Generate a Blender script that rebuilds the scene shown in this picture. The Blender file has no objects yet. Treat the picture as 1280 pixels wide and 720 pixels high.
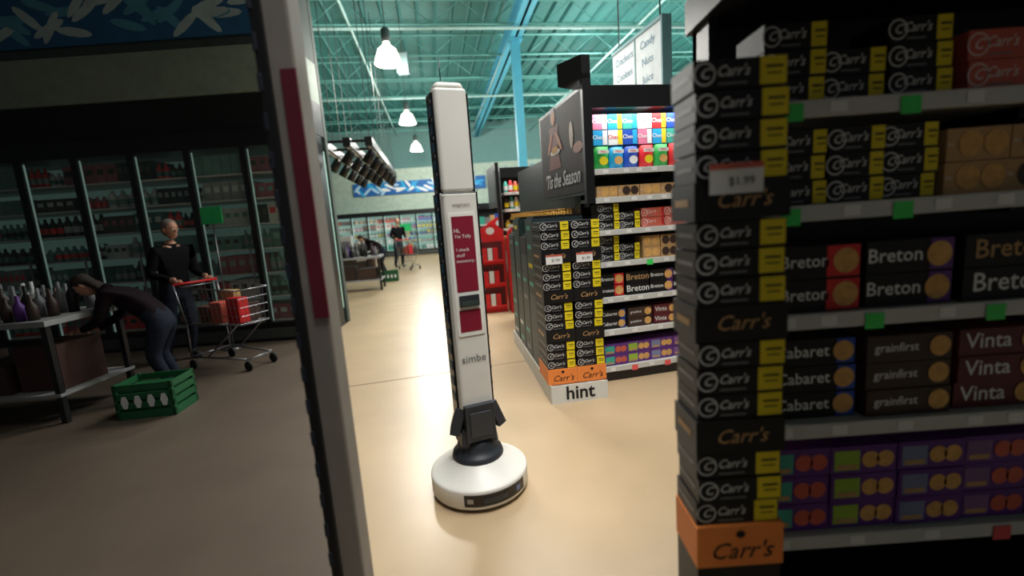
import bpy, math, random
from mathutils import Matrix, Vector
random.seed(4)
S=bpy.context.scene
COL=S.collection
pi=math.pi
try:
    S.view_settings.view_transform='Standard'
    S.view_settings.look='None'
except Exception as e: print(e)

def lin(c):
    r=[]
    for v in c:
        v=v/255.0
        r.append(v/12.92 if v<=.04045 else ((v+.055)/1.055)**2.4)
    return (r[0],r[1],r[2],1)
MATS={}
def mat(name,rgb,rough=.5,metal=0,emit=0,var=.10,scale=6,alpha=1,bump=0,spec=.5):
    if name in MATS: return MATS[name]
    m=bpy.data.materials.new(name); m.use_nodes=True
    nt=m.node_tree; b=nt.nodes['Principled BSDF']
    c=lin(rgb)
    tc=nt.nodes.new('ShaderNodeTexCoord'); n=nt.nodes.new('ShaderNodeTexNoise')
    n.inputs['Scale'].default_value=scale; n.inputs['Detail'].default_value=3
    nt.links.new(tc.outputs['Object'],n.inputs['Vector'])
    cr=nt.nodes.new('ShaderNodeValToRGB')
    cr.color_ramp.elements[0].position=.3; cr.color_ramp.elements[1].position=.7
    cr.color_ramp.elements[0].color=tuple(x*(1-var) for x in c[:3])+(1,)
    cr.color_ramp.elements[1].color=tuple(min(1,x*(1+var)) for x in c[:3])+(1,)
    nt.links.new(n.outputs['Fac'],cr.inputs['Fac'])
    nt.links.new(cr.outputs['Color'],b.inputs['Base Color'])
    b.inputs['Roughness'].default_value=rough; b.inputs['Metallic'].default_value=metal
    b.inputs['Specular IOR Level'].default_value=spec
    if emit:
        b.inputs['Emission Color'].default_value=c; b.inputs['Emission Strength'].default_value=emit
    if alpha<1: b.inputs['Alpha'].default_value=alpha
    if bump:
        bp=nt.nodes.new('ShaderNodeBump'); bp.inputs['Strength'].default_value=bump; bp.inputs['Distance'].default_value=.01
        nt.links.new(n.outputs['Fac'],bp.inputs['Height']); nt.links.new(bp.outputs['Normal'],b.inputs['Normal'])
    MATS[name]=m; return m

TCACHE={}
def textgeo(s,italic=False,bold=0):
    k=(s,italic,bold)
    if k in TCACHE: return TCACHE[k]
    cu=bpy.data.curves.new('t','FONT'); cu.body=s; cu.size=1; cu.resolution_u=2
    cu.align_x='CENTER'; cu.align_y='CENTER'; cu.shear=.35 if italic else 0; cu.offset=bold
    cu.space_line=1.0
    ob=bpy.data.objects.new('t',cu); COL.objects.link(ob)
    dg=bpy.context.evaluated_depsgraph_get()
    me=bpy.data.meshes.new_from_object(ob.evaluated_get(dg))
    vs=[v.co.copy() for v in me.vertices]; fs=[tuple(p.vertices) for p in me.polygons]
    bpy.data.objects.remove(ob); bpy.data.curves.remove(cu); bpy.data.meshes.remove(me)
    TCACHE[k]=(vs,fs); return TCACHE[k]
FRONT=Matrix.Rotation(pi/2,4,'X')            # faces -y
LEFT=Matrix(((0,0,-1,0),(-1,0,0,0),(0,1,0,0),(0,0,0,1)))   # faces -x
class MB:
    def __init__(s,name): s.n=name; s.v=[]; s.f=[]; s.mi=[]; s.sm=[]; s.m=[]
    def idx(s,m):
        if m not in s.m: s.m.append(m)
        return s.m.index(m)
    def add(s,vs,fs,m,M=None,smooth=False):
        o=len(s.v); i=s.idx(m)
        for v in vs:
            v=Vector(v)
            s.v.append(M@v if M is not None else v)
        for f in fs:
            s.f.append(tuple(a+o for a in f)); s.mi.append(i); s.sm.append(smooth)
    def box(s,x0,x1,y0,y1,z0,z1,m,M=None):
        vs=[(x,y,z) for x in(x0,x1) for y in(y0,y1) for z in(z0,z1)]
        s.add(vs,[(0,1,3,2),(4,6,7,5),(0,4,5,1),(2,3,7,6),(0,2,6,4),(1,5,7,3)],m,M)
    def prism(s,pts,z0,z1,m,M=None,top=1.0):
        n=len(pts); vs=[(p[0],p[1],z0) for p in pts]+[(p[0]*top,p[1]*top,z1) for p in pts]
        fs=[(i,(i+1)%n,n+(i+1)%n,n+i) for i in range(n)]+[tuple(range(n))[::-1],tuple(range(n,2*n))]
        s.add(vs,fs,m,M)
    def lathe(s,prof,m,M=None,seg=24,smooth=True,cap=True):
        vs=[];fs=[]
        for r,z in prof:
            for k in range(seg):
                a=2*pi*k/seg; vs.append((r*math.cos(a),r*math.sin(a),z))
        for j in range(len(prof)-1):
            for k in range(seg):
                k2=(k+1)%seg; fs.append((j*seg+k,j*seg+k2,(j+1)*seg+k2,(j+1)*seg+k))
        if cap:
            fs.append(tuple(range(seg))[::-1]); fs.append(tuple((len(prof)-1)*seg+k for k in range(seg)))
        s.add(vs,fs,m,M,smooth)
    def bar(s,a,b,r,m,seg=4):
        a=Vector(a); b=Vector(b); d=b-a; L=d.length
        if L<1e-6: return
        q=d.to_track_quat('Z','Y').to_matrix().to_4x4(); M=Matrix.Translation(a)@q
        s.lathe([(r,0),(r,L)],m,M,seg,seg>4)
    def disc(s,x,y,z,rx,rz,m,seg=16,R=None,ring=0):
        M=Matrix.Translation((x,y,z))@(R or FRONT)
        vs=[(rx*math.cos(2*pi*k/seg),rz*math.sin(2*pi*k/seg),0) for k in range(seg)]
        if ring:
            vs+=[((rx-ring)*math.cos(2*pi*k/seg),(rz-ring)*math.sin(2*pi*k/seg),0) for k in range(seg)]
            s.add(vs,[(k,(k+1)%seg,seg+(k+1)%seg,seg+k) for k in range(seg)],m,M)
        else: s.add(vs,[tuple(range(seg))],m,M)
    def quad(s,x,y,z,w,h,m,R=None):
        M=Matrix.Translation((x,y,z))@(R or FRONT)
        s.add([(-w/2,-h/2,0),(w/2,-h/2,0),(w/2,h/2,0),(-w/2,h/2,0)],[(0,1,2,3)],m,M)
    def text(s,t,x,y,z,size,m,R=None,italic=False,sx=1,bold=0):
        vs,fs=textgeo(t,italic,bold)
        s.add(vs,fs,m,Matrix.Translation((x,y,z))@(R or FRONT)@Matrix.Diagonal((size*sx,size,size,1)))
    def sphere(s,x,y,z,rx,ry,rz,m,seg=12,rings=8,R=None):
        vs=[];fs=[]
        for j in range(rings+1):
            t=pi*j/rings
            for k in range(seg):
                a=2*pi*k/seg; vs.append((rx*math.sin(t)*math.cos(a),ry*math.sin(t)*math.sin(a),-rz*math.cos(t)))
        for j in range(rings):
            for k in range(seg):
                k2=(k+1)%seg; fs.append((j*seg+k,j*seg+k2,(j+1)*seg+k2,(j+1)*seg+k))
        M=Matrix.Translation((x,y,z))@(R or Matrix())
        s.add(vs,fs,m,M,True)
    def build(s,loc=(0,0,0),rot=0,parent=None,bevel=0,name=None):
        me=bpy.data.meshes.new(name or s.n); me.from_pydata([tuple(v) for v in s.v],[],s.f)
        for m in s.m: me.materials.append(m)
        for p,i,sm in zip(me.polygons,s.mi,s.sm): p.material_index=i; p.use_smooth=sm
        me.update()
        o=bpy.data.objects.new(name or s.n,me); COL.objects.link(o)
        o.location=loc; o.rotation_euler=(0,0,rot)
        if parent: o.parent=parent
        if bevel:
            b=o.modifiers.new('bev','BEVEL'); b.width=bevel; b.segments=2; b.limit_method='ANGLE'; b.angle_limit=.6
        return o
def empty(name,loc,rot=0):
    e=bpy.data.objects.new(name,None); COL.objects.link(e); e.location=loc; e.rotation_euler=(0,0,rot); e.empty_display_size=.1; return e

# ---------------- materials
BLK=mat('black_card',(18,17,18),.5,spec=.35); BLKM=mat('black_metal',(22,22,24),.4); WHT=mat('white_print',(230,230,227),.6,var=.02)
YEL=mat('yellow_tag',(228,206,20),.6,var=.04); ORG=mat('orange_card',(235,135,60),.6,var=.05); SHELF=mat('shelf_white',(200,200,195),.5,var=.04)
MAR=mat('maroon_card',(130,24,46),.6,var=.03,spec=.3); TANC=mat('cracker_tan',(215,165,95),.7,var=.15,scale=40)
RED=mat('red_card',(215,35,40),.5); PUR=mat('purple_card',(95,45,130),.5); NAV=mat('blue_card',(25,75,175),.5)
BRN=mat('brown_card',(60,42,34),.5); TEA=mat('teal_card',(60,170,150),.5); GRN=mat('green_card',(40,165,70),.5)
BEI=mat('beige_card',(190,150,100),.6); SAL=mat('salmon_card',(205,95,75),.5); LIM=mat('lime_card',(150,185,60),.5)
CYA=mat('cyan_card',(30,160,215),.5); PNK=mat('pink_card',(215,120,150),.5); GREY=mat('grey_card',(120,120,122),.5)
GOLD=mat('gold_foil',(200,150,60),.35,.6); DGRN=mat('dark_green_card',(25,50,45),.5); WOOD=mat('dark_wood',(60,45,38),.5)
STEEL=mat('steel',(150,150,155),.3,.8); RUB=mat('rubber',(15,15,15),.7)

# ---------------- product box
def pbox(mb,x,z,y,w,h,d,base,end=None,frac=.3,txt=None,tc=None,discs=0,dm=None,oval=False,it=False,ts=.5):
    g=.003
    mb.box(x+g,x+w-g,y,y+d,z,z+h-.003,base)
    e=y-.0015
    if end: mb.quad(x+w-w*frac/2-g,e,z+h/2,w*frac-g*2,h-.008,end)
    usable=w*(1-frac) if (end) else w
    if discs:
        r=min(h*.38,.045)
        for k in range(discs): mb.disc(x+w-r*1.25-k*r*2.05,e-.001,z+h*.5,r,r,dm or TANC)
        usable=w-discs*r*2.1-.02
    if oval:
        mb.disc(x+w*.13,e,z+h*.5,h*.38,h*.38,WHT,14,ring=.0035)
        mb.text('C',x+w*.13,e,z+h*.5,h*.5,WHT,italic=True)
        mb.text(txt,x+w*.42,e,z+h*.55,h*.5,WHT,italic=True,sx=.9)
        mb.quad(x+w*.42,e,z+h*.16,w*.3,h*.06,GREY)
        if end: 
            mb.quad(x+w*(1-frac*.5),e-.0008,z+h*.62,w*frac*.6,h*.08,BLK); mb.quad(x+w*(1-frac*.5),e-.0008,z+h*.4,w*frac*.5,h*.05,BLK)
    elif txt:
        n=len(txt); size=min(h*ts*1.6,usable/(n*.47))
        mb.text(txt,x+usable*.5+.004,e,z+h*.52,size,tc or WHT,italic=it,bold=.008)
def kind(mb,k,x0,x1,z,y,H,d=.16):
    """fill a stretch of shelf with product k"""
    if k=='carr': w,h=.20,.075
    elif k=='carrR': w,h=.20,.085
    elif k=='tan': w,h=.19,.10
    elif k in('bret','bretR','bretP'): w,h=.27,.105
    elif k in('cab','grain','vinta'): w,h=.27,.09
    elif k=='mini': w,h=.225,.1
    elif k=='bag': w,h=.14,.20
    n=max(1,int(round((x1-x0)/w))); w=(x1-x0)/n
    st=max(1,int((H-.02)/h))
    if k=='bag': st=1
    if k in('carr','cab','grain','vinta','mini'): st=min(st,3)
    for i in range(n):
        x=x0+i*w
        s2=st if (random.random()>.15 or k!='carr') else max(1,st-1)
        jy=y+random.uniform(0,.025)
        for j in range(s2):
            zz=z+j*h; yy=jy+random.uniform(-.003,.004); xo=x+random.uniform(-.003,.003)
            if k=='carr': pbox(mb,xo,zz,yy,w,h,d,BLK,YEL,.27,"Carr's",oval=True)
            elif k=='carrR': pbox(mb,xo,zz,yy,w,h,d,SAL,RED,.12,"Carr's",oval=True)
            elif k=='tan': pbox(mb,xo,zz,yy,w,h,d,BEI,discs=2,dm=BRN if i%2 else TANC,txt='tea')
            elif k=='bret': pbox(mb,xo,zz,yy,w,h,d,BLK if i%2==0 else BRN,txt='Breton',tc=BEI if (i+j)%2 else WHT)
            elif k=='bretR': pbox(mb,xo,zz,yy,w,h,d,BLK,RED,.42,discs=1,txt='Breton')
            elif k=='bretP': pbox(mb,xo,zz,yy,w,h,d,BLK,PUR,.28,discs=1,txt='Breton')
            elif k=='cab': pbox(mb,xo,zz,yy,w,h,d,BLK,NAV,.24,discs=1,txt='Cabaret')
            elif k=='grain': pbox(mb,xo,zz,yy,w,h,d,BRN,discs=1,txt='grainfirst')
            elif k=='vinta': pbox(mb,xo,zz,yy,w,h,d,mat('vinta_red',(90,25,35),.5),discs=1,txt='Vinta')
            elif k=='mini':
                pbox(mb,xo,zz,yy,w,h,d,PUR)
                cc=[TEA,LIM,mat('slate_blue',(120,130,165),.5),mat('mauve',(130,90,140),.5)][i%4]
                mb.quad(xo+w*.25,yy-.002,zz+h*.48,w*.38,h*.7,cc)
                mb.quad(xo+w*.25,yy-.003,zz+h*.25,w*.3,h*.16,BEI)
                for q in(.60,.82): mb.disc(xo+w*q,yy-.002,zz+h*.48,h*.3,h*.3,[SAL,TANC,TANC][i%3],12)
            elif k=='bag':
                b=[GRN,CYA,NAV,RED,GRN,RED,CYA][i%7]
                vs=[];fs=[];N=6
                for a in range(N+1):
                    for c in range(N+1):
                        s_=a/N;t_=c/N; th=.045*(math.sin(pi*s_)**.5)*(math.sin(pi*t_)**.5)
                        vs.append((xo+.004+s_*(w-.008),yy+.05-th,zz+t_*.2))
                for a in range(N):
                    for c in range(N):
                        q=a*(N+1)+c; fs.append((q,q+N+1,q+N+2,q+1))
                mb.add(vs,fs,b,None,True)
                mb.box(xo+.006,xo+w-.006,yy+.05,yy+.07,zz,zz+.2,b)
                mb.quad(xo+w/2,yy-.002,zz+.145,w*.7,.03,WHT); mb.text('Mills',xo+w/2,yy-.004,zz+.145,.03,RED)
                mb.disc(xo+w/2,yy-.002,zz+.07,w*.28,.035,[YEL,TANC,WHT][i%3])

def gondola(name,loc,rot,W,D,H,shelves,header=True,shade_canopy=0,hdepth=.3,shade_wing=0):
    g=MB(name)
    g.box(0,W,D-.04,D,0,H,BLKM)
    for x in(0,W-.03): g.box(x,x+.03,D-.14,D,0,H,BLKM)
    g.box(0.01,W-.01,.03,D,0,.10,BLKM)
    for i,z in enumerate(shelves):
        g.box(0,W,.02,D-.04,z-.03,z,SHELF)
        g.box(0,W,0,.02,z-.045,z+.004,SHELF)
        x=.1
        while x<W-.08:
            c=[WHT,WHT,WHT,GRN,WHT,WHT][random.randrange(6)]
            if i==0: c=RED if random.random()<.5 else WHT
            if c is WHT: g.quad(x,-.002,z-.02,.05,.032,c)
            else: g.quad(x,-.004,z-.03,.06,.05,mat('tag_green',(60,210,90),.5) if c is GRN else mat('tag_red',(230,90,90),.5))
            x+=random.uniform(.12,.26)
        for xx in(.03,W/2,W-.03): g.box(xx-.01,xx+.01,D-.3,D-.04,z-.07,z-.03,BLKM)
    if header: g.box(-.02,W+.02,D-hdepth,D+.02,H-.02,H+.16,BLKM)
    if shade_canopy: g.box(-.02,W+.02,-shade_canopy,D+.02,H,H+.12,BLKM)  # slab above the view, added to shade the shelf front
    if shade_wing: g.box(-shade_wing,-.02,-shade_canopy,-.02,H,H+.12,BLKM)  # side extension added to shade the case tower
    return g.build(loc,rot,bevel=.002)

# ================= camera
p=math.radians(8.85); r=math.radians(4.1)
R=Vector((1,0,0)); U=Vector((0,math.sin(p),math.cos(p))); F=Vector((0,math.cos(p),-math.sin(p)))
cr=R*math.cos(r)-U*math.sin(r); cu=R*math.sin(r)+U*math.cos(r)
cam=bpy.data.cameras.new('camera'); co=bpy.data.objects.new('camera',cam); COL.objects.link(co)
M=Matrix((cr,cu,-F)).transposed().to_4x4(); M.translation=(0,0,1.55); co.matrix_world=M
cam.sensor_width=36; cam.lens=565/1280*36; cam.clip_start=.05; cam.clip_end=200
cam.dof.use_dof=True; cam.dof.focus_distance=3.2; cam.dof.aperture_fstop=.95
S.camera=co

G=math.radians(9)   # store grid angle
def gp(a,b,o=(0,0)):
    return (o[0]+a*math.cos(G)-b*math.sin(G), o[1]+a*math.sin(G)+b*math.cos(G))

# ================= room
FL=mat('floor_polished_concrete',(184,160,127),.33,var=.10,scale=1.3,bump=.02)
fl=MB('floor'); fl.box(-16,14,-5,27,-.1,0,FL); fl.build()
FD=mat('floor_dimmed_tone',(94,82,71),.5,var=.10,scale=2,spec=.25)  # darker floor colour stands in for dim light in the left zone
zone=MB('floor_dimmed_zone')
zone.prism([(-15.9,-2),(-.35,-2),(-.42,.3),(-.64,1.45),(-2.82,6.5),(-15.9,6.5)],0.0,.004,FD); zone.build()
JT=mat('joint_dark',(95,78,62),.7)
j=MB('floor_joints')
def strip(a,b,w=.01):
    a=Vector((*a,0)); b=Vector((*b,0)); n=(b-a).normalized().cross(Vector((0,0,1)))*w/2
    j.add([a-n+Vector((0,0,.002)),b-n+Vector((0,0,.002)),b+n+Vector((0,0,.002)),a+n+Vector((0,0,.002))],[(0,1,2,3)],JT)
strip((-1.75,4.31),(.3,4.79)); strip((-2.9,8.6),(0.0,9.1)); strip((-4.6,13.3),(3,14.4))
strip((-.6,1.60),(-.1,1.62))
j.build()
WALL=mat('wall_teal_paint',(130,172,167),.8,var=.04); 
w=MB('wall_back'); w.box(-16,14,26.6,26.8,0,7,WALL); w.build()
w=MB('wall_left'); w.box(-16.2,-16,-5,26.8,0,7,WALL); w.build()
w=MB('wall_right'); w.box(14,14.2,-5,26.8,0,7,WALL); w.build()
DECK=mat('ceiling_deck_teal',(52,120,116),.7,var=.08); TRUS=mat('truss_teal_paint',(105,172,165),.5,var=.05); BEAM=mat('beam_blue_paint',(80,170,195),.5,var=.05)
c=MB('ceiling'); c.box(-16,14,-5,26.8,7.0,7.1,DECK)
a=-22
while a<18:
    x0,y0=gp(a,-8); x1,y1=gp(a,34)
    c.bar((x0,y0,6.98),(x1,y1,6.98),.05,DECK); a+=.45
co_=c.build()
t=MB('ceiling_trusses')
b=3.5
while b<25.5:
    P=lambda a,z:(*gp(a,b),z)
    t.bar(P(-15,6.85),P(14,6.85),.035,TRUS); t.bar(P(-15,6.3),P(14,6.3),.03,TRUS)
    a=-15; up=True
    while a<14:
        t.bar(P(a,6.3 if up else 6.85),P(a+.7,6.85 if up else 6.3),.012,TRUS); a+=.7; up=not up
    b+=2.1
PIP=mat('pipe_white',(170,205,200),.5)
for a,z in((-4.6,6.15),(2.4,6.2),(5.5,6.1),(-1.5,6.15)):
    t.bar((*gp(a,0),z),(*gp(a,25),z),.03,PIP,8)
for b_ in (11.5,17.5):
    t.bar((*gp(-14,b_),6.05),(*gp(13,b_),6.05),.04,PIP,8)
t.build()
bm=MB('ceiling_beam')
Mb=Matrix.Translation((2.33,0,0))@Matrix.Rotation(math.radians(8.1),4,'Z')
bm.box(-.16,.16,-2,26.4,6.1,6.14,BEAM,Mb); bm.box(-.16,.16,-2,26.4,6.5,6.54,BEAM,Mb); bm.box(-.03,.03,-2,26.4,6.1,6.54,BEAM,Mb)
bm.build()
cl=MB('steel_column'); cl.box(-.11,.11,-.11,.11,0,6.1,BEAM); cl.box(-.2,.2,-.2,.2,0,.03,BEAM); cl.box(-.18,.18,-.18,.18,6.05,6.1,BEAM)
cl.build((.53,12.6,0),G)

# pendants
SH=mat('lamp_shade',(250,245,228),.4,emit=3.0); BUL=mat('lamp_bulb',(255,240,215),.4,emit=30); CRD=mat('cord',(60,60,60),.6)
for y in(4.2,9.8,15.4,21.0):
    x=-.147*(y-9.8)-2.18
    e=empty('pendant_lamp',(x,y,5.0))
    m_=MB('shade'); m_.lathe([(.27,-.2),(.25,-.1),(.18,.08),(.08,.16),(.06,.24)],SH,cap=False)
    m_.build(parent=e)
    m_=MB('bulb'); m_.sphere(0,0,-.1,.12,.12,.12,BUL); m_.build(parent=e)
    m_=MB('ballast'); m_.lathe([(.07,.22),(.09,.3),(.09,.45),(.03,.5)],mat('lamp_ballast',(90,100,100),.5)); m_.bar((0,0,.5),(0,0,2.0),.008,CRD); m_.build(parent=e)
e=empty('air_sensor_box',(-1.98,10.3,5.05))
m_=MB('housing'); m_.box(-.12,.12,-.1,.1,-.3,.1,mat('galv',(95,115,115),.5,.3)); m_.bar((0,0,.1),(0,0,1.95),.008,CRD); m_.build(parent=e,bevel=.01)

# ================= leaf banner
BLU=mat('banner_blue',(25,95,165),.6)
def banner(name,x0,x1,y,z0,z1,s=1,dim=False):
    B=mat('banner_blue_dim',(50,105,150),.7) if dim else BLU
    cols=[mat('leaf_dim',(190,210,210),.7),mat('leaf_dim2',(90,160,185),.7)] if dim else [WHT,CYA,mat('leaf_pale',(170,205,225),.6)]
    m_=MB(name); m_.box(x0,x1,y,y+.04,z0,z1,B)
    x=x0+.3*s; k=0
    while x<x1-.3*s:
        for q in range(3):
            RR=FRONT@Matrix.Rotation(random.uniform(-1.2,1.2),4,'Z')
            zz=random.uniform(z0+.12*s,z1-.12*s)
            m_.disc(x+random.uniform(-.2,.2)*s,y-.003-.001*(k%9+1),zz,.22*s,.055*s,random.choice(cols),10,RR); k+=1
        x+=.34*s
    return m_.build()
w=MB('trim_freezer_fascia'); w.box(-15,3,24.6,26.55,2.35,4.5,mat('fascia_pale',(175,190,175),.7)); w.build()
banner('leaf_banner',-8,-1.0,24.5,3.2,3.85,1.3)
sg=MB('wall_lettering'); sg.text('Dairy & Frozen',1.2,24.57,4.05,.6,mat('letter_blue',(60,130,175),.5)); sg.build()

# ================= freezer cases
FCOL=[RED,WHT,BEI,PNK,GREY,SAL,WHT,TEA,BRN,NAV,YEL]
def freezer(loc,rot,W,H,emit,D=.9,nd=None,ps=.16,frame=BLKM,ns=5,cols=FCOL):
    f=MB('freezer_case')
    FI=mat('freezer_glow_back%.2f'%emit,(150,190,180),.5,emit=emit)  # back panel emits, its glow stands in for the case lighting
    f.box(0,W,D-.05,D,0,H,FI); f.box(0,W,0,D,0,.28,frame); f.box(0,W,0,D,H-.22,H,frame)
    for x in(0,W-.06): f.box(x,x+.06,0,D-.05,.28,H-.22,frame)
    f.box(.06,W-.06,-.015,0,.05,.2,mat('case_trim',(90,95,95),.4,.5))
    nd=nd or int(W/.78); dw=W/nd
    for i in range(nd+1):
        x=min(max(i*dw,.03),W-.03); f.box(x-.035,x+.035,-.02,.05,.28,H-.22,frame)
        if i<nd: 
            f.box(x+dw-.09,x+dw-.07,-.06,-.04,.8,1.4,STEEL)
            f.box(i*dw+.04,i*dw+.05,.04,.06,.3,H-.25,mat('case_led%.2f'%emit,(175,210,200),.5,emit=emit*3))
    hh=(H-.5)/ns
    for s_ in range(ns):
        z=.30+s_*hh
        f.box(.06,W-.06,.12,D-.05,z-.02,z,SHELF)
        x=.1
        while x<W-.4:
            pw=random.uniform(ps*.6,ps*1.2); ph=random.uniform(hh*.5,hh*.82); cc=random.choice(cols); lc=random.choice(cols); bottle=random.random()<.4
            for q in range(random.randint(2,5)):
                if x>W-.3: break
                if bottle:
                    rr=pw*.42; M_=Matrix.Translation((x+pw*.5,.26,z))
                    f.lathe([(rr*.9,0),(rr,.01),(rr,ph*.65),(rr*.4,ph*.85),(rr*.4,ph)],cc,M_,8); f.lathe([(rr*1.03,ph*.2),(rr*1.03,ph*.5)],lc,M_,8,cap=False)
                else:
                    f.box(x,x+pw*.94,.18,.6,z,z+ph,cc)
                    f.quad(x+pw*.47,.176,z+ph*.6,pw*.6,ph*.3,lc)
                x+=pw
    GL=mat('door_glass',(180,220,210),.05,alpha=.10,var=0)
    f.quad(W/2,.0,(H+.06)/2,W-.1,H-.5,GL)
    return f.build(loc,rot)
freezer((-10.4,23.3,0),0,12.4,2.3,.55,ps=.22)
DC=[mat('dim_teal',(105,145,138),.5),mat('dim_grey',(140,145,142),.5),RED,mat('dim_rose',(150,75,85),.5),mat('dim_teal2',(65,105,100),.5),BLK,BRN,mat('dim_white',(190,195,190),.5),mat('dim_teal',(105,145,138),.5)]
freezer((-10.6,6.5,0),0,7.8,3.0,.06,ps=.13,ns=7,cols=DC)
w=MB('wall_partition'); w.box(-15.9,-2.8,7.5,7.6,0,5.6,mat('partition_paint',(80,90,85),.8)); w.build()
w=MB('trim_case_fascia')
w.box(-15.9,-2.8,6.6,7.48,3.01,3.5,mat('cornice_dark',(24,26,27),.6))
w.box(-15.9,-2.8,6.55,7.48,3.5,4.1,mat('fascia_olive',(145,158,142),.7))
w.box(-15.9,-2.8,6.65,7.48,4.1,5.35,mat('partition_paint',(80,90,85),.8)); w.build()
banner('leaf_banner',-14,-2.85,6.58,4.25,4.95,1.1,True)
cs=MB('shade_slab'); cs.box(-15.9,-2.4,-4.5,6.6,5.4,5.6,mat('shade_slab_dark',(40,50,50),.8)); cs.build()  # unseen slab added to block overhead light on the left

# ================= invented column on the left
CW=mat('column_paint',(145,138,130),.6)
e=empty('invented_column',(-.675,1.40,0))  # made up in place of an enlarged robot edge, hides the floor tone boundary
m_=MB('core'); m_.box(.0,.095,0,.09,0.0,6.98,CW); m_.build(parent=e,bevel=.008)
m_=MB('corner_guard'); m_.box(-.012,.022,-.012,.10,0,3.2,BLKM)
z=.2
while z<3.1: m_.box(-.014,-.0,-.016,.02,z,z+.05,mat('guard_blue',(25,35,50),.6)); z+=.11
m_.build(parent=e,bevel=.003)
m_=MB('sign_strip'); m_.box(.05,.096,-.006,0,1.28,2.02,mat('maroon_dim',(105,22,40),.6)); m_.build(parent=e)
m_=MB('base_boot'); m_.box(-.02,.105,-.015,.105,0,.12,BLKM); m_.build(parent=e)

# ================= near shelf on the right
gondola('store_shelf',(.745,1.36,0),0,1.9,.46,2.18,[.42,.82,1.185,1.52,1.82],header=False,shade_canopy=.62,shade_wing=.27)
pb=MB('cracker_boxes'); Y=.03
def seg(z,H,lst,mb=pb):
    for k,x0,x1 in lst: kind(mb,k,x0,x1,z+.003,Y,H)
seg(.42,.34,[('mini',.05,1.85)])
seg(.82,.31,[('cab',.09,.36),('grain',.38,.66),('vinta',.68,.96),('cab',.98,1.85)])
seg(1.185,.28,[('bretR',.09,.35),('bretP',.37,.65),('bret',.67,1.25),('bretR',1.27,1.85)])
seg(1.52,.25,[('carr',.06,.58),('tan',.60,1.0),('carr',1.02,1.85)])
seg(1.82,.25,[('carr',.03,.60),('carrR',.63,1.1),('carr',1.12,1.85)])
pb.build((.745,1.36,0),0)

def tower(mb,x,y,z0,W,d,ngroups,last,zt_card=True,under=0):
    z=z0
    if under:
        mb.box(x,x+W,y,y+d,0,z0,BLK); 
        for q in(.12,.3): mb.text("Carr's",x+W/2,y-.002,q,.08,BEI,italic=True)
    mb.box(x-.004,x+W+.004,y-.006,y+d,z,z+.13,ORG)
    mb.text("Carr's",x+W*.5,y-.009,z+.05,W*.30,BLK,italic=True); mb.disc(x+W*.5,y-.009,z+.105,.014,.012,BLK,8)
    z+=.13
    def rows(n,z):
        for q in range(n):
            o=random.uniform(-.004,.004)
            pbox(mb,x+o,z,y+random.uniform(0,.008),W,.074,d-.01,BLK,YEL,.30,"Carr's",oval=True)
            mb.quad(x+o+.0015,y+d*.5,z+.037,d*.7,.012,GREY,LEFT)
            z+=.076
        return z
    for g_ in range(ngroups):
        z=rows(3,z)
        mb.box(x-.003,x+W+.003,y-.004,y+d,z,z+.098,BLK)
        mb.text("Carr's",x+W*.5,y-.007,z+.05,W*.24,BEI,italic=True)
        mb.quad(x-.0045,y+d*.5,z+.05,d*.6,.02,BEI,LEFT)
        z+=.1
    z=rows(last,z)
    cz=z-.30
    if zt_card:
        mb.box(x+W*.12,x+W*.68,y-.022,y-.018,cz-.038,cz+.038,WHT); mb.box(x+W*.12,x+W*.68,y-.023,y-.0225,cz+.024,cz+.038,SAL)
        mb.text("$1.99",x+W*.45,y-.0235,cz-.008,.03,BLK)
    return z
tb=MB('cracker_case_tower'); tower(tb,0,0,.49,.245,.16,3,4,under=1); tb.build((.49,1.19,0),0)

# ================= mid endcap (faces camera)
GA=math.radians(12)
gl=(.77,3.93,0)
gondola('store_shelf',gl,GA,1.5,.5,2.42,[.14,.48,.78,1.10,1.38,1.66,1.90],header=True,hdepth=.5)
pb=MB('cracker_boxes')
def seg2(z,H,lst):
    for k,x0,x1 in lst: kind(pb,k,x0,x1,z+.003,Y,H)
seg2(.14,.32,[('mini',.03,1.45)])
seg2(.48,.28,[('cab',.03,.27),('grain',.28,.52),('vinta',.54,1.0),('cab',1.0,1.45)])
seg2(.78,.27,[('bretR',.03,.26),('bret',.27,.5),('bretP',.51,.98),('bret',1.0,1.45)])
seg2(1.10,.25,[('carr',.03,.43),('tan',.45,.8),('carr',.82,1.45)])
seg2(1.38,.25,[('carr',.03,.43),('carrR',.45,.9),('carr',.92,1.45)])
seg2(1.66,.17,[('tan',.03,1.45)])
seg2(1.90,.22,[('bag',.03,1.45)])
pb.build(gl,GA)
tb=MB('snack_cartons'); 
for k in(0,1):
    for i in range(10):
        b_=[CYA,WHT,NAV,PNK,CYA,TEA,WHT,RED,NAV,CYA][(i+k*3)%10]
        pbox(tb,.03+i*.14,2.107+k*.13,.08,.138,.128,.2,b_,[WHT,YEL,CYA][i%3],.35,txt='Chex',tc=RED if b_ is WHT else WHT)
tb.box(0.03,1.47,.09,.36,2.107,2.11,SHELF)
tb.build(gl,GA)

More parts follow.
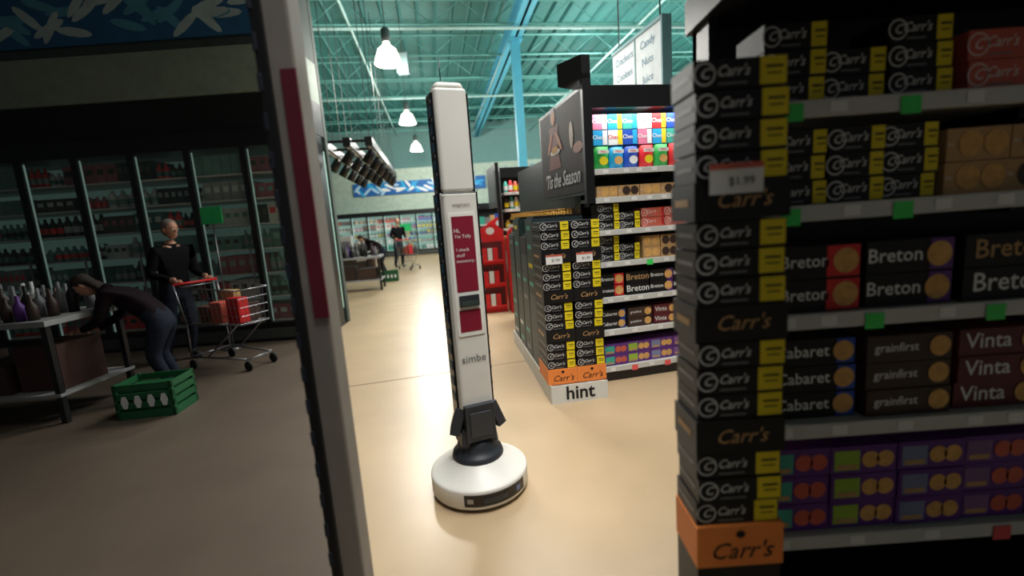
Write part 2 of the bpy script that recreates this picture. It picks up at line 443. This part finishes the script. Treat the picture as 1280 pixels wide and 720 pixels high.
e=empty('aisle_shelf_run',gl,GA)
m_=MB('frame'); m_.box(.06,.12,.53,3.0,0,2.2,BLKM); m_.box(-.02,.06,.53,3.0,0,.12,BLKM)
for z in(.45,.8,1.15,1.44): m_.box(-.14,.06,.53,3.0,z-.025,z,BLKM); m_.box(-.145,-.14,.53,3.0,z-.03,z+.01,SHELF if z>1.4 else GREY)
m_.build(parent=e)
m_=MB('bottles')
for z in(.12,.45,.8,1.15,1.44):
    y=.58
    while y<2.95:
        for x in(-.09,-.01):
            h=.16 if z>1.4 else .26
            M_=Matrix.Translation((x,y,z))
            cap=GOLD if z>1.4 else [GOLD,GRN,RED,WHT][random.randrange(4)]; bod=GOLD if z>1.4 else [BLK,DGRN,BRN][random.randrange(3)]
            m_.lathe([(.034,0),(.036,.01),(.036,h*.6),(.014,h*.78),(.014,h*.93)],bod,M_,10); m_.lathe([(.017,h*.9),(.017,h)],cap,M_,8)
            m_.lathe([(.037,h*.2),(.037,h*.5)],WHT if z<1.4 else BLK,M_,10,cap=False)
        y+=.08
m_.build(parent=e)
m_=MB('seasonal_sign')
m_.box(-.06,-.02,.0,1.35,1.70,2.60,BLKM)
m_.quad(-.063,.675,2.15,1.27,.84,mat('sign_photo_dark',(40,26,24),.6,var=.5,scale=4,spec=.2),LEFT)
SK=mat('sign_skin',(205,135,95),.6); DR=mat('sign_dress',(120,52,36),.6)
m_.add([(-.065,1.0,2.42),(-.065,.70,2.42),(-.065,.74,2.2),(-.065,.66,2.0),(-.065,1.06,2.0),(-.065,.97,2.2)],[(0,1,2,3,4,5)],DR)
m_.disc(-.066,.85,2.50,.055,.07,SK,14,LEFT); m_.disc(-.0655,.86,2.52,.08,.085,BRN,14,LEFT)
m_.disc(-.067,.70,2.26,.03,.13,SK,12,LEFT@Matrix.Rotation(.7,4,'Z')); m_.disc(-.067,.98,2.26,.03,.13,SK,12,LEFT@Matrix.Rotation(-.7,4,'Z'))
m_.disc(-.068,.83,2.17,.16,.03,WHT,14,LEFT); m_.disc(-.069,.83,2.19,.10,.035,TANC,12,LEFT)
m_.disc(-.066,.35,2.25,.05,.12,mat('sign_glass',(150,110,70),.4),12,LEFT); m_.disc(-.066,.2,2.12,.12,.05,mat('sign_glow',(150,80,40),.5),12,LEFT)
m_.text("'Tis the Season",-.070,.68,1.88,.20,WHT,LEFT,italic=True,sx=.85,bold=.012)
m_.build(parent=e)
m_=MB('header_blade'); 
m_.box(-.10,-.025,-.05,.0,1.62,2.66,BLKM)
m_.prism([(-.025,-.05),(-.10,-.05),(-.22,.20),(-.025,.3)],2.62,2.80,BLKM) 
m_.build(parent=e)

e=empty('aisle_sign',(1.92,5.43,0),math.radians(13))
m_=MB('panel'); m_.box(-.05,.05,0,1.2,2.7,3.62,mat('sign_white',(235,245,245),.5))
FRM=mat('sign_frame',(120,165,170),.5)
m_.box(-.06,.06,-.03,0,2.66,3.66,FRM); m_.box(-.06,.06,-.02,1.22,3.62,3.66,FRM); m_.box(-.055,-.05,.58,.61,2.7,3.62,FRM)
STT=mat('sign_teal_text',(70,135,160),.5)
for i,(ta,tb_) in enumerate((('Crackers','Candy'),('Cookies','Nuts'),('Chips','Juice'),('Snacks','Soda'))): m_.text(ta,-.053,.88,3.48-i*.2,.13,STT,LEFT); m_.text(tb_,-.053,.3,3.48-i*.2,.13,STT,LEFT)
m_.bar((0,.1,3.6),(0,.1,6.8),.01,CRD); m_.bar((0,1.1,3.6),(0,1.1,6.8),.01,CRD)
m_.build(parent=e)

# ================= cracker pallet display
DA=math.radians(8)
e=empty('cracker_pallet_display',(.27,3.55,0),DA)
m_=MB('pallet_base'); wb=mat('base_white_board',(210,210,204),.5,var=.03)
m_.box(0,.47,0,2.0,.02,.145,wb); m_.box(.02,.45,.02,1.98,0,.03,BLKM); m_.box(-.006,.476,-.01,0,.0,.155,wb); m_.box(-.01,0,0,2.0,.0,.155,wb)
m_.text('hint',.235,-.013,.08,.16,BLK,bold=.02)
m_.build(parent=e,bevel=.003)
m_=MB('case_stacks')
tower(m_,-.015,.03,.155,.24,.36,3,3); tower(m_,.235,.03,.155,.24,.36,3,3)
m_.build(parent=e)
m_=MB('dark_stacks')
for i,(y0,h) in enumerate(((.42,1.38),(.78,1.3),(1.15,1.36),(1.55,1.25))):
    z=.15
    while z<h:
        cc=[DGRN,BLK,DGRN,mat('slate_card',(34,52,56),.5)][random.randrange(4)]
        m_.box(.0,.46,y0+.01,y0+.34,z,z+.17,cc)
        if random.random()<.5: m_.quad(-.002,y0+.18,z+.09,.18,.04,[GREY,YEL,WHT,TEA][random.randrange(4)],LEFT)
        z+=.172
    m_.box(.02,.44,y0+.02,y0+.33,z,z+.02,BLK)
m_.build(parent=e)

def holiday(loc,rot,w=.46,h=1.4):
    m_=MB('holiday_cardboard_display')
    m_.box(0,w,0,.4,0,h*.92,RED)
    for z in(.12,.5,.88): 
        m_.box(.03,w-.03,-.006,0,z,z+.3,mat('disp_dark',(90,20,22),.6))
        for k in range(int((w-.08)/.09)): m_.box(.05+k*.09,.125+k*.09,-.05,-.006,z,z+.2,[RED,WHT,RED,GRN][k%4])
        m_.box(.02,w-.02,-.06,0,z-.03,z,RED)
    m_.add([(0,0,h*.92),(w,0,h*.92),(w,0,h*.98),(w*.5,0,h*1.06),(0,0,h*.98),(0,.02,h*.92),(w,.02,h*.92),(w,.02,h*.98),(w*.5,.02,h*1.06),(0,.02,h*.98)],[(0,1,2,3,4),(9,8,7,6,5),(0,5,6,1),(1,6,7,2),(2,7,8,3),(3,8,9,4),(4,9,5,0)],RED)
    m_.disc(-.003,.2,h*.62,.09,.2,WHT,14,LEFT); m_.disc(-.004,.2,h*.8,.06,.07,BEI,12,LEFT); m_.quad(-.004,.2,h*.9,.1,.1,GRN,LEFT); m_.quad(-.004,.2,h*.3,.12,.3,GRN,LEFT)
    m_.disc(w*.5,-.004,h*.97,.07,.06,WHT,14)
    return m_.build(loc,rot)
holiday((-.50,7.4,0),G,.42); holiday((-.02,7.3,0),G,.30,1.36); holiday((-.42,9.4,0),G,.5,1.5)

gondola('store_shelf',(-.02,8.3,0),G,1.1,.5,2.3,[.3,.65,1.0,1.35,1.7,2.0],header=True)
pb=MB('grocery_jars')
for z in(.3,.65,1.0,1.35,1.7,2.0):
    x=.05
    while x<1.03:
        cc=random.choice([RED,WHT,YEL,SAL,TEA,BRN,GOLD]); h=random.uniform(.16,.24)
        pb.lathe([(.035,0),(.04,.01),(.04,h*.75),(.025,h*.85),(.025,h)],cc,Matrix.Translation((x,.1,z+.002)),8); pb.lathe([(.041,h*.2),(.041,h*.6)],random.choice([WHT,YEL,RED]),Matrix.Translation((x,.1,z+.002)),8,cap=False); x+=.09
pb.build((-.02,8.3,0),G)
m_=MB('overhead_blade_sign'); m_.box(-.03,.03,0,1.2,1.75,2.5,BLKM); m_.quad(-.033,.6,2.12,1.0,.55,mat('blade_grey',(55,60,62),.5,var=.3),LEFT); m_.box(-.03,.03,.0,.04,0,1.75,BLKM); m_.build((-.12,8.0,0),G)
for (x,y,W_) in((-1.5,14.2,2.4),(1.4,17,3.0)):
    gondola('store_shelf',(x,y,0),G,W_,.5,1.9,[.2,.6,1.0,1.4],header=True)
    pb=MB('grocery_boxes')
    for z in(.2,.6,1.0,1.4):
        xx=.05
        while xx<W_-.2:
            pw=random.uniform(.1,.2); pb.box(xx,xx+pw*.95,.05,.35,z+.002,z+random.uniform(.2,.33),random.choice(FCOL+[BRN,BRN,BLK])); xx+=pw
    pb.build((x,y,0),G)

# ================= track light canopy (left)
e=empty('track_light_canopy',(-2.2,7.8,2.9),math.radians(9.4))
m_=MB('rails')
for x in(-.75,-.35,.0):
    m_.box(x-.06,x+.06,0,5.5,0,.14,BLKM); m_.box(x-.03,x+.03,0.1,5.4,-.006,0,mat('rail_white',(200,215,215),.5))
for k in range(7):
    y=.2+k*.84; m_.box(-.78,.05,y-.02,y+.02,.09,.13,BLKM)
    for x in(-.75,0): m_.bar((x,y,.1),(x,y,3.2),.006,CRD)
m_.build(parent=e)
m_=MB('spot_heads')
for k in range(6):
    for x in(-.75,-.35,.0):
        y=.3+k*.95; M_=Matrix.Translation((x,y,-.08))@Matrix.Rotation(.6,4,'Y')
        m_.lathe([(.035,.06),(.07,.02),(.085,-.2),(.07,-.2)],BLKM,M_,10); m_.lathe([(.06,-.195),(.0,-.196)],mat('spot_lens',(230,235,230),.3,emit=.8),M_,10,cap=False)
m_.build(parent=e)

# ================= tables with goods
def table(loc,rot,W=1.5,D=.8,H=.85):
    e=empty('merchandise_table',loc,rot)
    m_=MB('table_frame'); TP=mat('table_grey',(150,150,150),.5)
    m_.box(0,W,0,D,H-.05,H,TP); m_.box(.02,W-.02,.02,D-.02,.25,.28,TP)
    for x in(.03,W-.08):
        for y in(.03,D-.08): m_.box(x,x+.05,y,y+.05,0,H-.05,BLKM)
    m_.build(parent=e,bevel=.004)
    m_=MB('goods')
    x=.08
    while x<W-.12:
        for y in(.12,.3,.5,.68):
            if random.random()<.8:
                h=random.uniform(.2,.32); cc=random.choice([BLK,BRN,GREY,WHT,GREY,PUR,BRN,GREY])
                m_.lathe([(.04,0),(.042,h*.55),(.015,h*.75),(.015,h)],cc,Matrix.Translation((x,y,H)),8)
        x+=.11
    m_.box(.1,.55,.15,.6,.282,.62,WOOD); m_.box(.62,1.05,.1,.6,.282,.55,BRN); m_.box(1.1,W-.1,.15,.6,.282,.7,mat('basket_brown',(70,42,34),.7))
    m_.build(parent=e)
    m_=MB('upper_crate'); m_.box(.05,.5,.35,.72,H,H+.5,mat('crate_white',(185,185,180),.6)); m_.box(.08,.47,.34,.35,H+.05,H+.4,GREY); m_.build(parent=e)
table((-4.35,10.9,0),G,1.2,.8); table((-5.65,3.85,0),0,1.6,.85,.95)
table((-5.2,13.4,0),G,1.0,.8)

def crate(loc,rot,s=1):
    m_=MB('green_crate'); g_=mat('crate_green',(22,90,50),.5)
    w_,d_,h_=.45*s,.32*s,.3*s
    m_.box(0,w_,0,d_,0,.02,g_)
    for z in range(4):
        z0=.02+z*h_/4; z1=z0+h_/4*.7
        m_.box(0,w_,0,.015,z0,z1,g_); m_.box(0,w_,d_-.015,d_,z0,z1,g_); m_.box(0,.015,0,d_,z0,z1,g_); m_.box(w_-.015,w_,0,d_,z0,z1,g_)
    for x in(0,w_-.03): 
        for y in(0,d_-.03): m_.box(x,x+.03,y,y+.03,0,h_,g_)
    for k in range(4): m_.disc(.08*s+k*.1*s,-.004,.15*s,.03*s,.06*s,WHT,6)
    m_.box(.03,w_-.03,.03,d_-.03,.02,h_*.8,g_)
    m_.build(loc,rot)
crate((-3.65,12.7,0),G); crate((-3.60,3.85,0),.1,1.1)

# ================= shopping cart
def cart(loc,rot):
    e=empty('shopping_cart',loc,rot); m_=MB('wire_basket')
    def pt(u,v,z):
        wv=(.20+.07*v)*(1 if z>0 else .85); return (u*wv,-.45+v*.85,(.55 if z==0 else .95+.06*v))
    for z in(0,1):
        for a_,b_ in(((-1,0),(1,0)),((1,0),(1,1)),((1,1),(-1,1)),((-1,1),(-1,0))): m_.bar(pt(*a_,z),pt(*b_,z),.009,STEEL,6)
    for i in range(13):
        v=i/12
        for u in(-1,1): m_.bar(pt(u,v,0),pt(u,v,1),.003,STEEL)
        m_.bar(pt(-1,v,0),pt(1,v,0),.003,STEEL)
    for i in range(8):
        u=-1+2*i/7
        for v in(0,1): m_.bar(pt(u,v,0),pt(u,v,1),.003,STEEL)
    for q in(.25,.5,.75):
        for (a_,b_) in(((-1,0),(1,0)),((1,0),(1,1)),((-1,1),(-1,0))):
            A=Vector(pt(*a_,0)).lerp(Vector(pt(*a_,1)),q);B=Vector(pt(*b_,0)).lerp(Vector(pt(*b_,1)),q); m_.bar(A,B,.003,STEEL)
    m_.build(parent=e)
    m_=MB('chassis')
    for u in(-1,1):
        m_.bar((u*.24,.42,.55),(u*.27,.5,1.04),.012,STEEL,6); m_.bar((u*.24,.42,.55),(u*.25,.42,.16),.012,STEEL,6); m_.bar((u*.25,.42,.16),(u*.17,-.42,.14),.012,STEEL,6); m_.bar((u*.2,.2,.15),(u*.17,-.35,.55),.01,STEEL,6)
    m_.bar((-.27,.5,1.04),(.27,.5,1.04),.016,RED,8); m_.bar((-.25,.42,.16),(.25,.42,.16),.01,STEEL,6); m_.bar((-.17,-.42,.14),(.17,-.42,.14),.01,STEEL,6)
    m_.build(parent=e)
    m_=MB('wheels')
    for x,y in((-.25,.42),(.25,.42),(-.17,-.42),(.17,-.42)):
        M_=Matrix.Translation((x-.015,y,.06))@Matrix.Rotation(pi/2,4,'Y'); m_.lathe([(.05,0),(.06,.006),(.06,.024),(.05,.03)],RUB,M_,14); m_.bar((x,y,.06),(x,y,.16),.01,STEEL)
    m_.build(parent=e)
    m_=MB('groceries')
    for x0,y0,w_,d_,h_,cc in((-.15,-.38,.14,.2,.3,RED),(.0,-.35,.15,.25,.22,BRN),(-.16,-.1,.2,.2,.25,SAL),(.06,-.05,.1,.25,.36,BEI),(-.15,.14,.28,.18,.2,mat('bag_brown',(110,70,50),.7))):
        m_.box(x0,x0+w_,y0,y0+d_,.56,.56+h_,cc)
    m_.build(parent=e,bevel=.01)
    return e
# ================= people
SKIN=mat('skin',(205,148,122),.5,var=.04); DEN=mat('denim_dark',(38,42,55),.8,var=.2,scale=30,spec=.1); HAIRG=mat('hair_grey',(120,112,105),.8); HAIRB=mat('hair_dark',(40,28,22),.8)
def skinmesh(J,E,labels,mats,sub=2):
    me=bpy.data.meshes.new('sk'); names=list(J); ix={n:i for i,n in enumerate(names)}
    me.from_pydata([J[n][0] for n in names],[(ix[a],ix[b]) for a,b in E],[])
    ob=bpy.data.objects.new('sk',me); COL.objects.link(ob)
    ob.modifiers.new('s','SKIN')
    for n in names:
        rr=J[n][1]; rr=rr if isinstance(rr,tuple) else (rr,rr)
        me.skin_vertices[0].data[ix[n]].radius=rr
    me.skin_vertices[0].data[0].use_root=True
    ob.modifiers['s'].use_smooth_shade=True
    ss=ob.modifiers.new('u','SUBSURF'); ss.levels=sub; ss.render_levels=sub
    dg=bpy.context.evaluated_depsgraph_get(); dg.update()
    out=bpy.data.meshes.new_from_object(ob.evaluated_get(dg))
    bpy.data.objects.remove(ob)
    sm=[]
    for a,b in E:
        A=Vector(J[a][0]);B=Vector(J[b][0])
        for t_ in(.2,.5,.8,1): sm.append((A.lerp(B,t_),labels[b]))
    out.materials.clear()
    for m in mats: out.materials.append(m)
    for pl in out.polygons:
        c_=pl.center; best=min(sm,key=lambda q:(q[0]-c_).length_squared); pl.material_index=best[1]; pl.use_smooth=True
    return out
def person(name,loc,rot,pose,jacket,trouser,hair,scale=1.0,longhair=False):
    e=empty(name,loc,rot); e.scale=(scale,)*3
    if pose=='push':
        J={'pel':((0,0,.96),(.15,.12)),'sp':((0,-.02,1.18),(.15,.12)),'ch':((0,-.06,1.38),(.17,.125)),'nb':((0,-.07,1.50),.075),'nk':((0,-.10,1.58),.055),
        'sL':((.18,-.07,1.44),.08),'eL':((.26,-.03,1.17),.058),'wL':((.2,-.30,1.09),.036),'hL':((.19,-.37,1.09),(.038,.022)),
        'sR':((-.18,-.07,1.44),.08),'eR':((-.26,-.03,1.17),.058),'wR':((-.2,-.30,1.09),.036),'hR':((-.19,-.37,1.09),(.038,.022)),
        'pL':((.09,0,.88),.11),'kL':((.10,-.06,.49),.075),'aL':((.11,.06,.10),.048),'tL':((.12,-.10,.045),.042),
        'pR':((-.09,0,.88),.11),'kR':((-.10,.05,.49),.075),'aR':((-.11,.20,.10),.048),'tR':((-.12,.04,.045),.042)}
        head=Vector((0,-.13,1.70)); tilt=.15
    else:
        J={'pel':((0,.12,.90),(.16,.14)),'sp':((0,-.06,1.06),(.16,.13)),'ch':((0,-.24,1.16),(.175,.13)),'nb':((0,-.36,1.22),.075),'nk':((0,-.43,1.24),.055),
        'sL':((.17,-.29,1.17),.08),'eL':((.22,-.36,.92),.056),'wL':((.14,-.55,.84),.036),'hL':((.12,-.62,.83),(.038,.022)),
        'sR':((-.17,-.29,1.17),.08),'eR':((-.22,-.36,.92),.056),'wR':((-.14,-.55,.80),.036),'hR':((-.12,-.62,.79),(.038,.022)),
        'pL':((.09,.12,.82),.12),'kL':((.12,.0,.47),.08),'aL':((.12,.14,.10),.05),'tL':((.13,-.02,.045),.042),
        'pR':((-.09,.12,.82),.12),'kR':((-.11,-.02,.47),.08),'aR':((-.12,.12,.10),.05),'tR':((-.13,-.04,.045),.042)}
        head=Vector((0,-.53,1.29)); tilt=.9
    E=[('pel','sp'),('sp','ch'),('ch','nb'),('nb','nk'),('ch','sL'),('sL','eL'),('eL','wL'),('wL','hL'),('ch','sR'),('sR','eR'),('eR','wR'),('wR','hR'),
       ('pel','pL'),('pL','kL'),('kL','aL'),('aL','tL'),('pel','pR'),('pR','kR'),('kR','aR'),('aR','tR')]
    lab={k:0 for k in J}; lab.update({'nk':2,'hL':2,'hR':2,'pL':1,'pR':1,'kL':1,'kR':1,'aL':1,'aR':1,'tL':3,'tR':3})
    me=skinmesh(J,E,lab,[jacket,trouser,SKIN,RUB]); o=bpy.data.objects.new('body',me); COL.objects.link(o); o.parent=e
    for sd,hn in((1,'hL'),(-1,'hR')):
        h=Vector(J[hn][0])
        for k in range(4):
            L=[.9,1,.95,.75][k]; x=(-.027+.018*k)
            pts=[(x,-.03,0),(x,-.055*L,-.004),(x,-.065*L,-.026),(x,-.045*L,-.04)]
            ms=skinmesh({str(i):((h.x+q[0],h.y+q[1],h.z+q[2]),.0085-.001*i) for i,q in enumerate(pts)},[('0','1'),('1','2'),('2','3')],{str(i):0 for i in range(4)},[SKIN],1)
            fo=bpy.data.objects.new('finger_%d'%k,ms); COL.objects.link(fo); fo.parent=e
        pts=[(-.02*sd,.0,-.01),(-.045*sd,-.02,-.02),(-.04*sd,-.045,-.035)]
        ms=skinmesh({str(i):((h.x+q[0],h.y+q[1],h.z+q[2]),.010-.001*i) for i,q in enumerate(pts)},[('0','1'),('1','2')],{str(i):0 for i in range(3)},[SKIN],1)
        fo=bpy.data.objects.new('thumb',ms); COL.objects.link(fo); fo.parent=e
    RR=Matrix.Rotation(tilt,4,'X')
    m_=MB('head'); T=Matrix.Translation(head)@RR
    def hs(x,y,z,rx,ry,rz,mm): 
        c_=T@Vector((x,y,z)); m_.sphere(c_.x,c_.y,c_.z,rx,ry,rz,mm,14,10,RR)
    hs(0,0,.015,.075,.092,.105,SKIN); hs(0,-.02,-.055,.055,.065,.06,SKIN)
    hs(0,-.095,-.01,.012,.018,.024,SKIN)
    for q in(-1,1):
        hs(q*.077,.005,-.005,.01,.018,.03,SKIN); hs(q*.03,-.082,.015,.013,.009,.009,WHT); hs(q*.03,-.090,.015,.006,.004,.006,BLK); hs(q*.03,-.085,.037,.02,.008,.004,hair)
    hs(0,-.083,-.052,.025,.008,.006,mat('lips',(150,80,75),.5))
    hs(0,.022,.045,.084,.092,.09,hair); hs(0,.05,-.01,.074,.055,.08,hair)
    if longhair: hs(0,.06,-.09,.085,.045,.13,hair)
    m_.build(parent=e)
    m_=MB('collar'); n=Vector(J['nb'][0]); m_.lathe([(.082,-.02),(.072,.035),(.062,.03)],jacket,Matrix.Translation(n)@RR,14,cap=False); m_.build(parent=e)
    return e
JK=mat('jacket_black',(20,20,24),.8,var=.2,scale=20,spec=.1); JK2=mat('coat_dark',(30,20,24),.8,var=.2,scale=20,spec=.1)
def shopper(x,y,rot):
    person('shopper',(x,y,0),rot,'push',JK,DEN,HAIRG,1.0)
    f=Vector((0,-.92,0)); q=Matrix.Rotation(rot,3,'Z')@f
    cart((x+q.x,y+q.y,0),rot)
shopper(-4.05,16.7,math.radians(35))
shopper(-4.3,5.75,math.radians(68))
person('bending_shopper',(-4.1,14.3,0),math.radians(-60),'bend',JK2,DEN,HAIRB,.95,True)
person('bending_shopper',(-3.7,4.55,0),math.radians(-75),'bend',JK2,DEN,HAIRB,.92,True)
PG=mat('placard_green',(40,190,110),.5)
m_=MB('price_placard'); m_.box(-.25,.25,0,.02,1.3,1.6,PG); m_.bar((0,.01,0),(0,.01,1.3),.012,STEEL,6); m_.lathe([(.15,0),(.15,.02)],STEEL,seg=14); m_.build((-4.35,19.5,0))
m_=MB('price_placard'); m_.box(-.14,.14,0,.02,1.75,1.98,PG); m_.bar((0,.01,0),(0,.01,1.75),.012,STEEL,6); m_.lathe([(.15,0),(.15,.02)],STEEL,seg=14); m_.build((-4.0,6.25,0))

# ================= THE ROBOT
e=empty('inventory_robot',(-.268,2.48,0),math.radians(22))
RW=mat('robot_white',(224,222,214),.4,var=.015); RD=mat('robot_charcoal',(42,46,52),.45,var=.05); RB=mat('robot_black_gloss',(10,11,14),.2)
def rrect(w,d,rad,n=4):
    pts=[]
    for cx,cy,a0 in((w/2-rad,d/2-rad,0),(-w/2+rad,d/2-rad,pi/2),(-w/2+rad,-d/2+rad,pi),(w/2-rad,-d/2+rad,1.5*pi)):
        for k in range(n+1):
            a=a0+pi/2*k/n; pts.append((cx+rad*math.cos(a),cy+rad*math.sin(a)))
    return pts
m_=MB('base'); m_.lathe([(.255,.02),(.277,.024),(.281,.03),(.282,.118),(.280,.126),(.274,.131),(.262,.138),(.150,.200),(.145,.208),(.135,.208)],RW,seg=72)
m_.lathe([(.25,.0),(.25,.022)],RUB,seg=48)
m_.build(parent=e)
m_=MB('sensor_window')
def arc(a0,a1,z0,z1,rad,mm,n=18):
    vs=[];fs=[]
    for k in range(n+1):
        a=a0+(a1-a0)*k/n
        for z in(z0,z1): vs.append((rad*math.sin(a),-rad*math.cos(a),z))
    for k in range(n): fs.append((2*k,2*k+2,2*k+3,2*k+1))
    m_.add(vs,fs,mm,None,True)
arc(-.62,.72,.045,.112,.2845,RB); arc(-.56,-.44,.065,.092,.286,STEEL); arc(-.25,.25,.062,.092,.286,RD); arc(.46,.58,.062,.094,.286,mat('lens_blue',(90,110,150),.2))
m_.build(parent=e)
m_=MB('castors')
for a in(.7,2.3,3.9,5.5): m_.lathe([(.03,0),(.03,.02)],RUB,Matrix.Translation((.17*math.cos(a),.17*math.sin(a),0)),12)
m_.build(parent=e)
m_=MB('neck_collar'); m_.lathe([(.147,.19),(.150,.208),(.142,.235),(.122,.241),(.115,.28),(.10,.33)],RD,seg=40)
m_.build(parent=e)
m_=MB('neck_housing')
m_.prism([(x*1.15,y) for x,y in rrect(.19,.17,.02)],.29,.39,RD,top=.92)
m_.box(-.085,.085,-.115,.06,.33,.54,RD); m_.box(-.062,.062,-.122,-.112,.36,.5,mat('robot_panel_grey',(52,56,62),.4))
for q in(-1,1):
    M_=Matrix.Translation((q*.10,-.0,.44))@Matrix.Rotation(q*-.35,4,'Y')@Matrix.Rotation(q*.3,4,'Z')
    m_.box(-.028,.028,-.07,.07,-.08,.075,RD,M_); m_.box(q*.028-.004,q*.028+.004,-.045,.045,-.05,.05,RB,M_)
    m_.box(q*.05-.03,q*.05+.03,-.05,.05,.30,.37,RD)
m_.build(parent=e,bevel=.01)
m_=MB('lower_mast'); m_.prism(rrect(.196,.145,.025),.50,1.70,RW); m_.prism([(x,y-.012) for x,y in rrect(.186,.14,.02)],.515,1.69,RW); m_.build(parent=e,bevel=.006)
m_=MB('upper_mast'); m_.prism([(x*.9,y) for x,y in rrect(.195,.145,.025)],1.705,2.22,RW); m_.prism([(x*.86,y) for x,y in rrect(.185,.135,.03)],2.22,2.25,RW,top=.88); m_.build(parent=e,bevel=.012)
m_=MB('side_camera_rails')
for q in(-1,1):
    X=q*.098
    m_.box(X-.012,X+.012,-.045,.05,.42,1.70,RB); X2=q*.088; m_.box(X2-.012,X2+.012,-.045,.05,1.70,2.20,RB)
    z=.56
    while z<2.12:
        XX=(q*.111) if z<1.66 else q*.101
        m_.box(XX-.002,XX+.002,-.035,.03,z,z+.045,mat('lens_glass',(35,75,100),.4)); z+=.09
        m_.box(XX-.0015,XX+.0015,-.045,-.04,z-.03,z-.015,GREY)
m_.build(parent=e,bevel=.003)
m_=MB('front_label'); yf=-.0828
m_.prism([(x,y) for x,y in rrect(.150,.66,.012)],0,.004,mat('label_frame',(234,232,224),.5,var=.01),Matrix.Translation((0,yf,1.262))@FRONT)
y2=yf-.0055
m_.quad(0,y2,1.375,.120,.40,MAR); m_.quad(0,y2,1.015,.120,.12,MAR)
m_.box(-.055,.055,y2-.012,y2,1.095,1.155,RD); m_.box(-.045,.045,y2-.016,y2-.01,1.10,1.125,mat('handle_green',(50,62,58),.5))
for i,(tx,sz) in enumerate((("Hi,",.03),("I'm Tally",.026))): m_.text(tx,[-.035,-.004][i],y2-.001,1.50-i*.03,sz,WHT)
for i,tx in enumerate(("I check","shelf","inventory.")): m_.text(tx,[-.011,-.026,.0][i],y2-.001,1.40-i*.03,.025,WHT)
m_.text('wegmans',0,yf-.003,1.635,.026,mat('logo_brown',(90,60,50),.5),italic=True); 
m_.text('simbe',-.0,yf-.003,.80,.06,mat('logo_grey',(80,90,95),.5))
m_.box(-.0975,.0975,-.0845,-.083,1.692,1.698,RD)
m_.build(parent=e)
m_=MB('antenna'); m_.bar((-.02,.02,2.25),(-.02,.02,2.38),.003,RB,6); m_.build(parent=e)

# ================= lights
def area(x,y,z,sx,sy,pw,col=(1,.98,.95),rot=(0,0,0),spread=180):
    l=bpy.data.lights.new('area','AREA'); l.shape='RECTANGLE'; l.size=sx; l.size_y=sy; l.energy=pw; l.color=col; l.spread=math.radians(spread)
    o=bpy.data.objects.new('unseen_area_light',l); COL.objects.link(o); o.location=(x,y,z); o.rotation_euler=rot; return o  # area lights added out of view for overall light, no fixture modelled
area(1.3,2.4,5.9,2.4,2.4,78,spread=105)  # spread narrowed to leave the side zones dim
area(.5,.6,5.6,1.5,1.0,26,rot=(math.radians(24),0,0),spread=58)   # added key light, narrow beam tilted to brighten the robot front
area(.6,7.2,5.9,3.5,2.5,235,spread=125)
for y in(9.8,15.4,21.0):
    x=-.147*(y-9.8)-2.18
    l=bpy.data.lights.new('pl','POINT'); l.energy=470; l.shadow_soft_size=.3; l.color=(1,.97,.91)
    o=bpy.data.objects.new('pendant_light',l); COL.objects.link(o); o.location=(x,y,4.6)
for x,y in((3.5,9),(3,14),(3,20),(8,15)):  # point lights without fixtures, added to lift ceiling and back wall
    l=bpy.data.lights.new('pl','POINT'); l.energy=390; l.shadow_soft_size=.3; l.color=(.94,1,.97)
    o=bpy.data.objects.new('fill_point_light',l); COL.objects.link(o); o.location=(x,y,4.6)
d=Matrix.Rotation(GA,3,'Z')@Vector((.75,.025,0))
area(gl[0]+d.x,gl[1]+d.y,2.395,1.4,.04,8,(1,1,1),(math.radians(10),0,GA)).name='header_strip_light'
W_=bpy.data.worlds.new('world'); S.world=W_; W_.use_nodes=True
W_.node_tree.nodes['Background'].inputs['Color'].default_value=(.95,.97,1,1); W_.node_tree.nodes['Background'].inputs['Strength'].default_value=.085
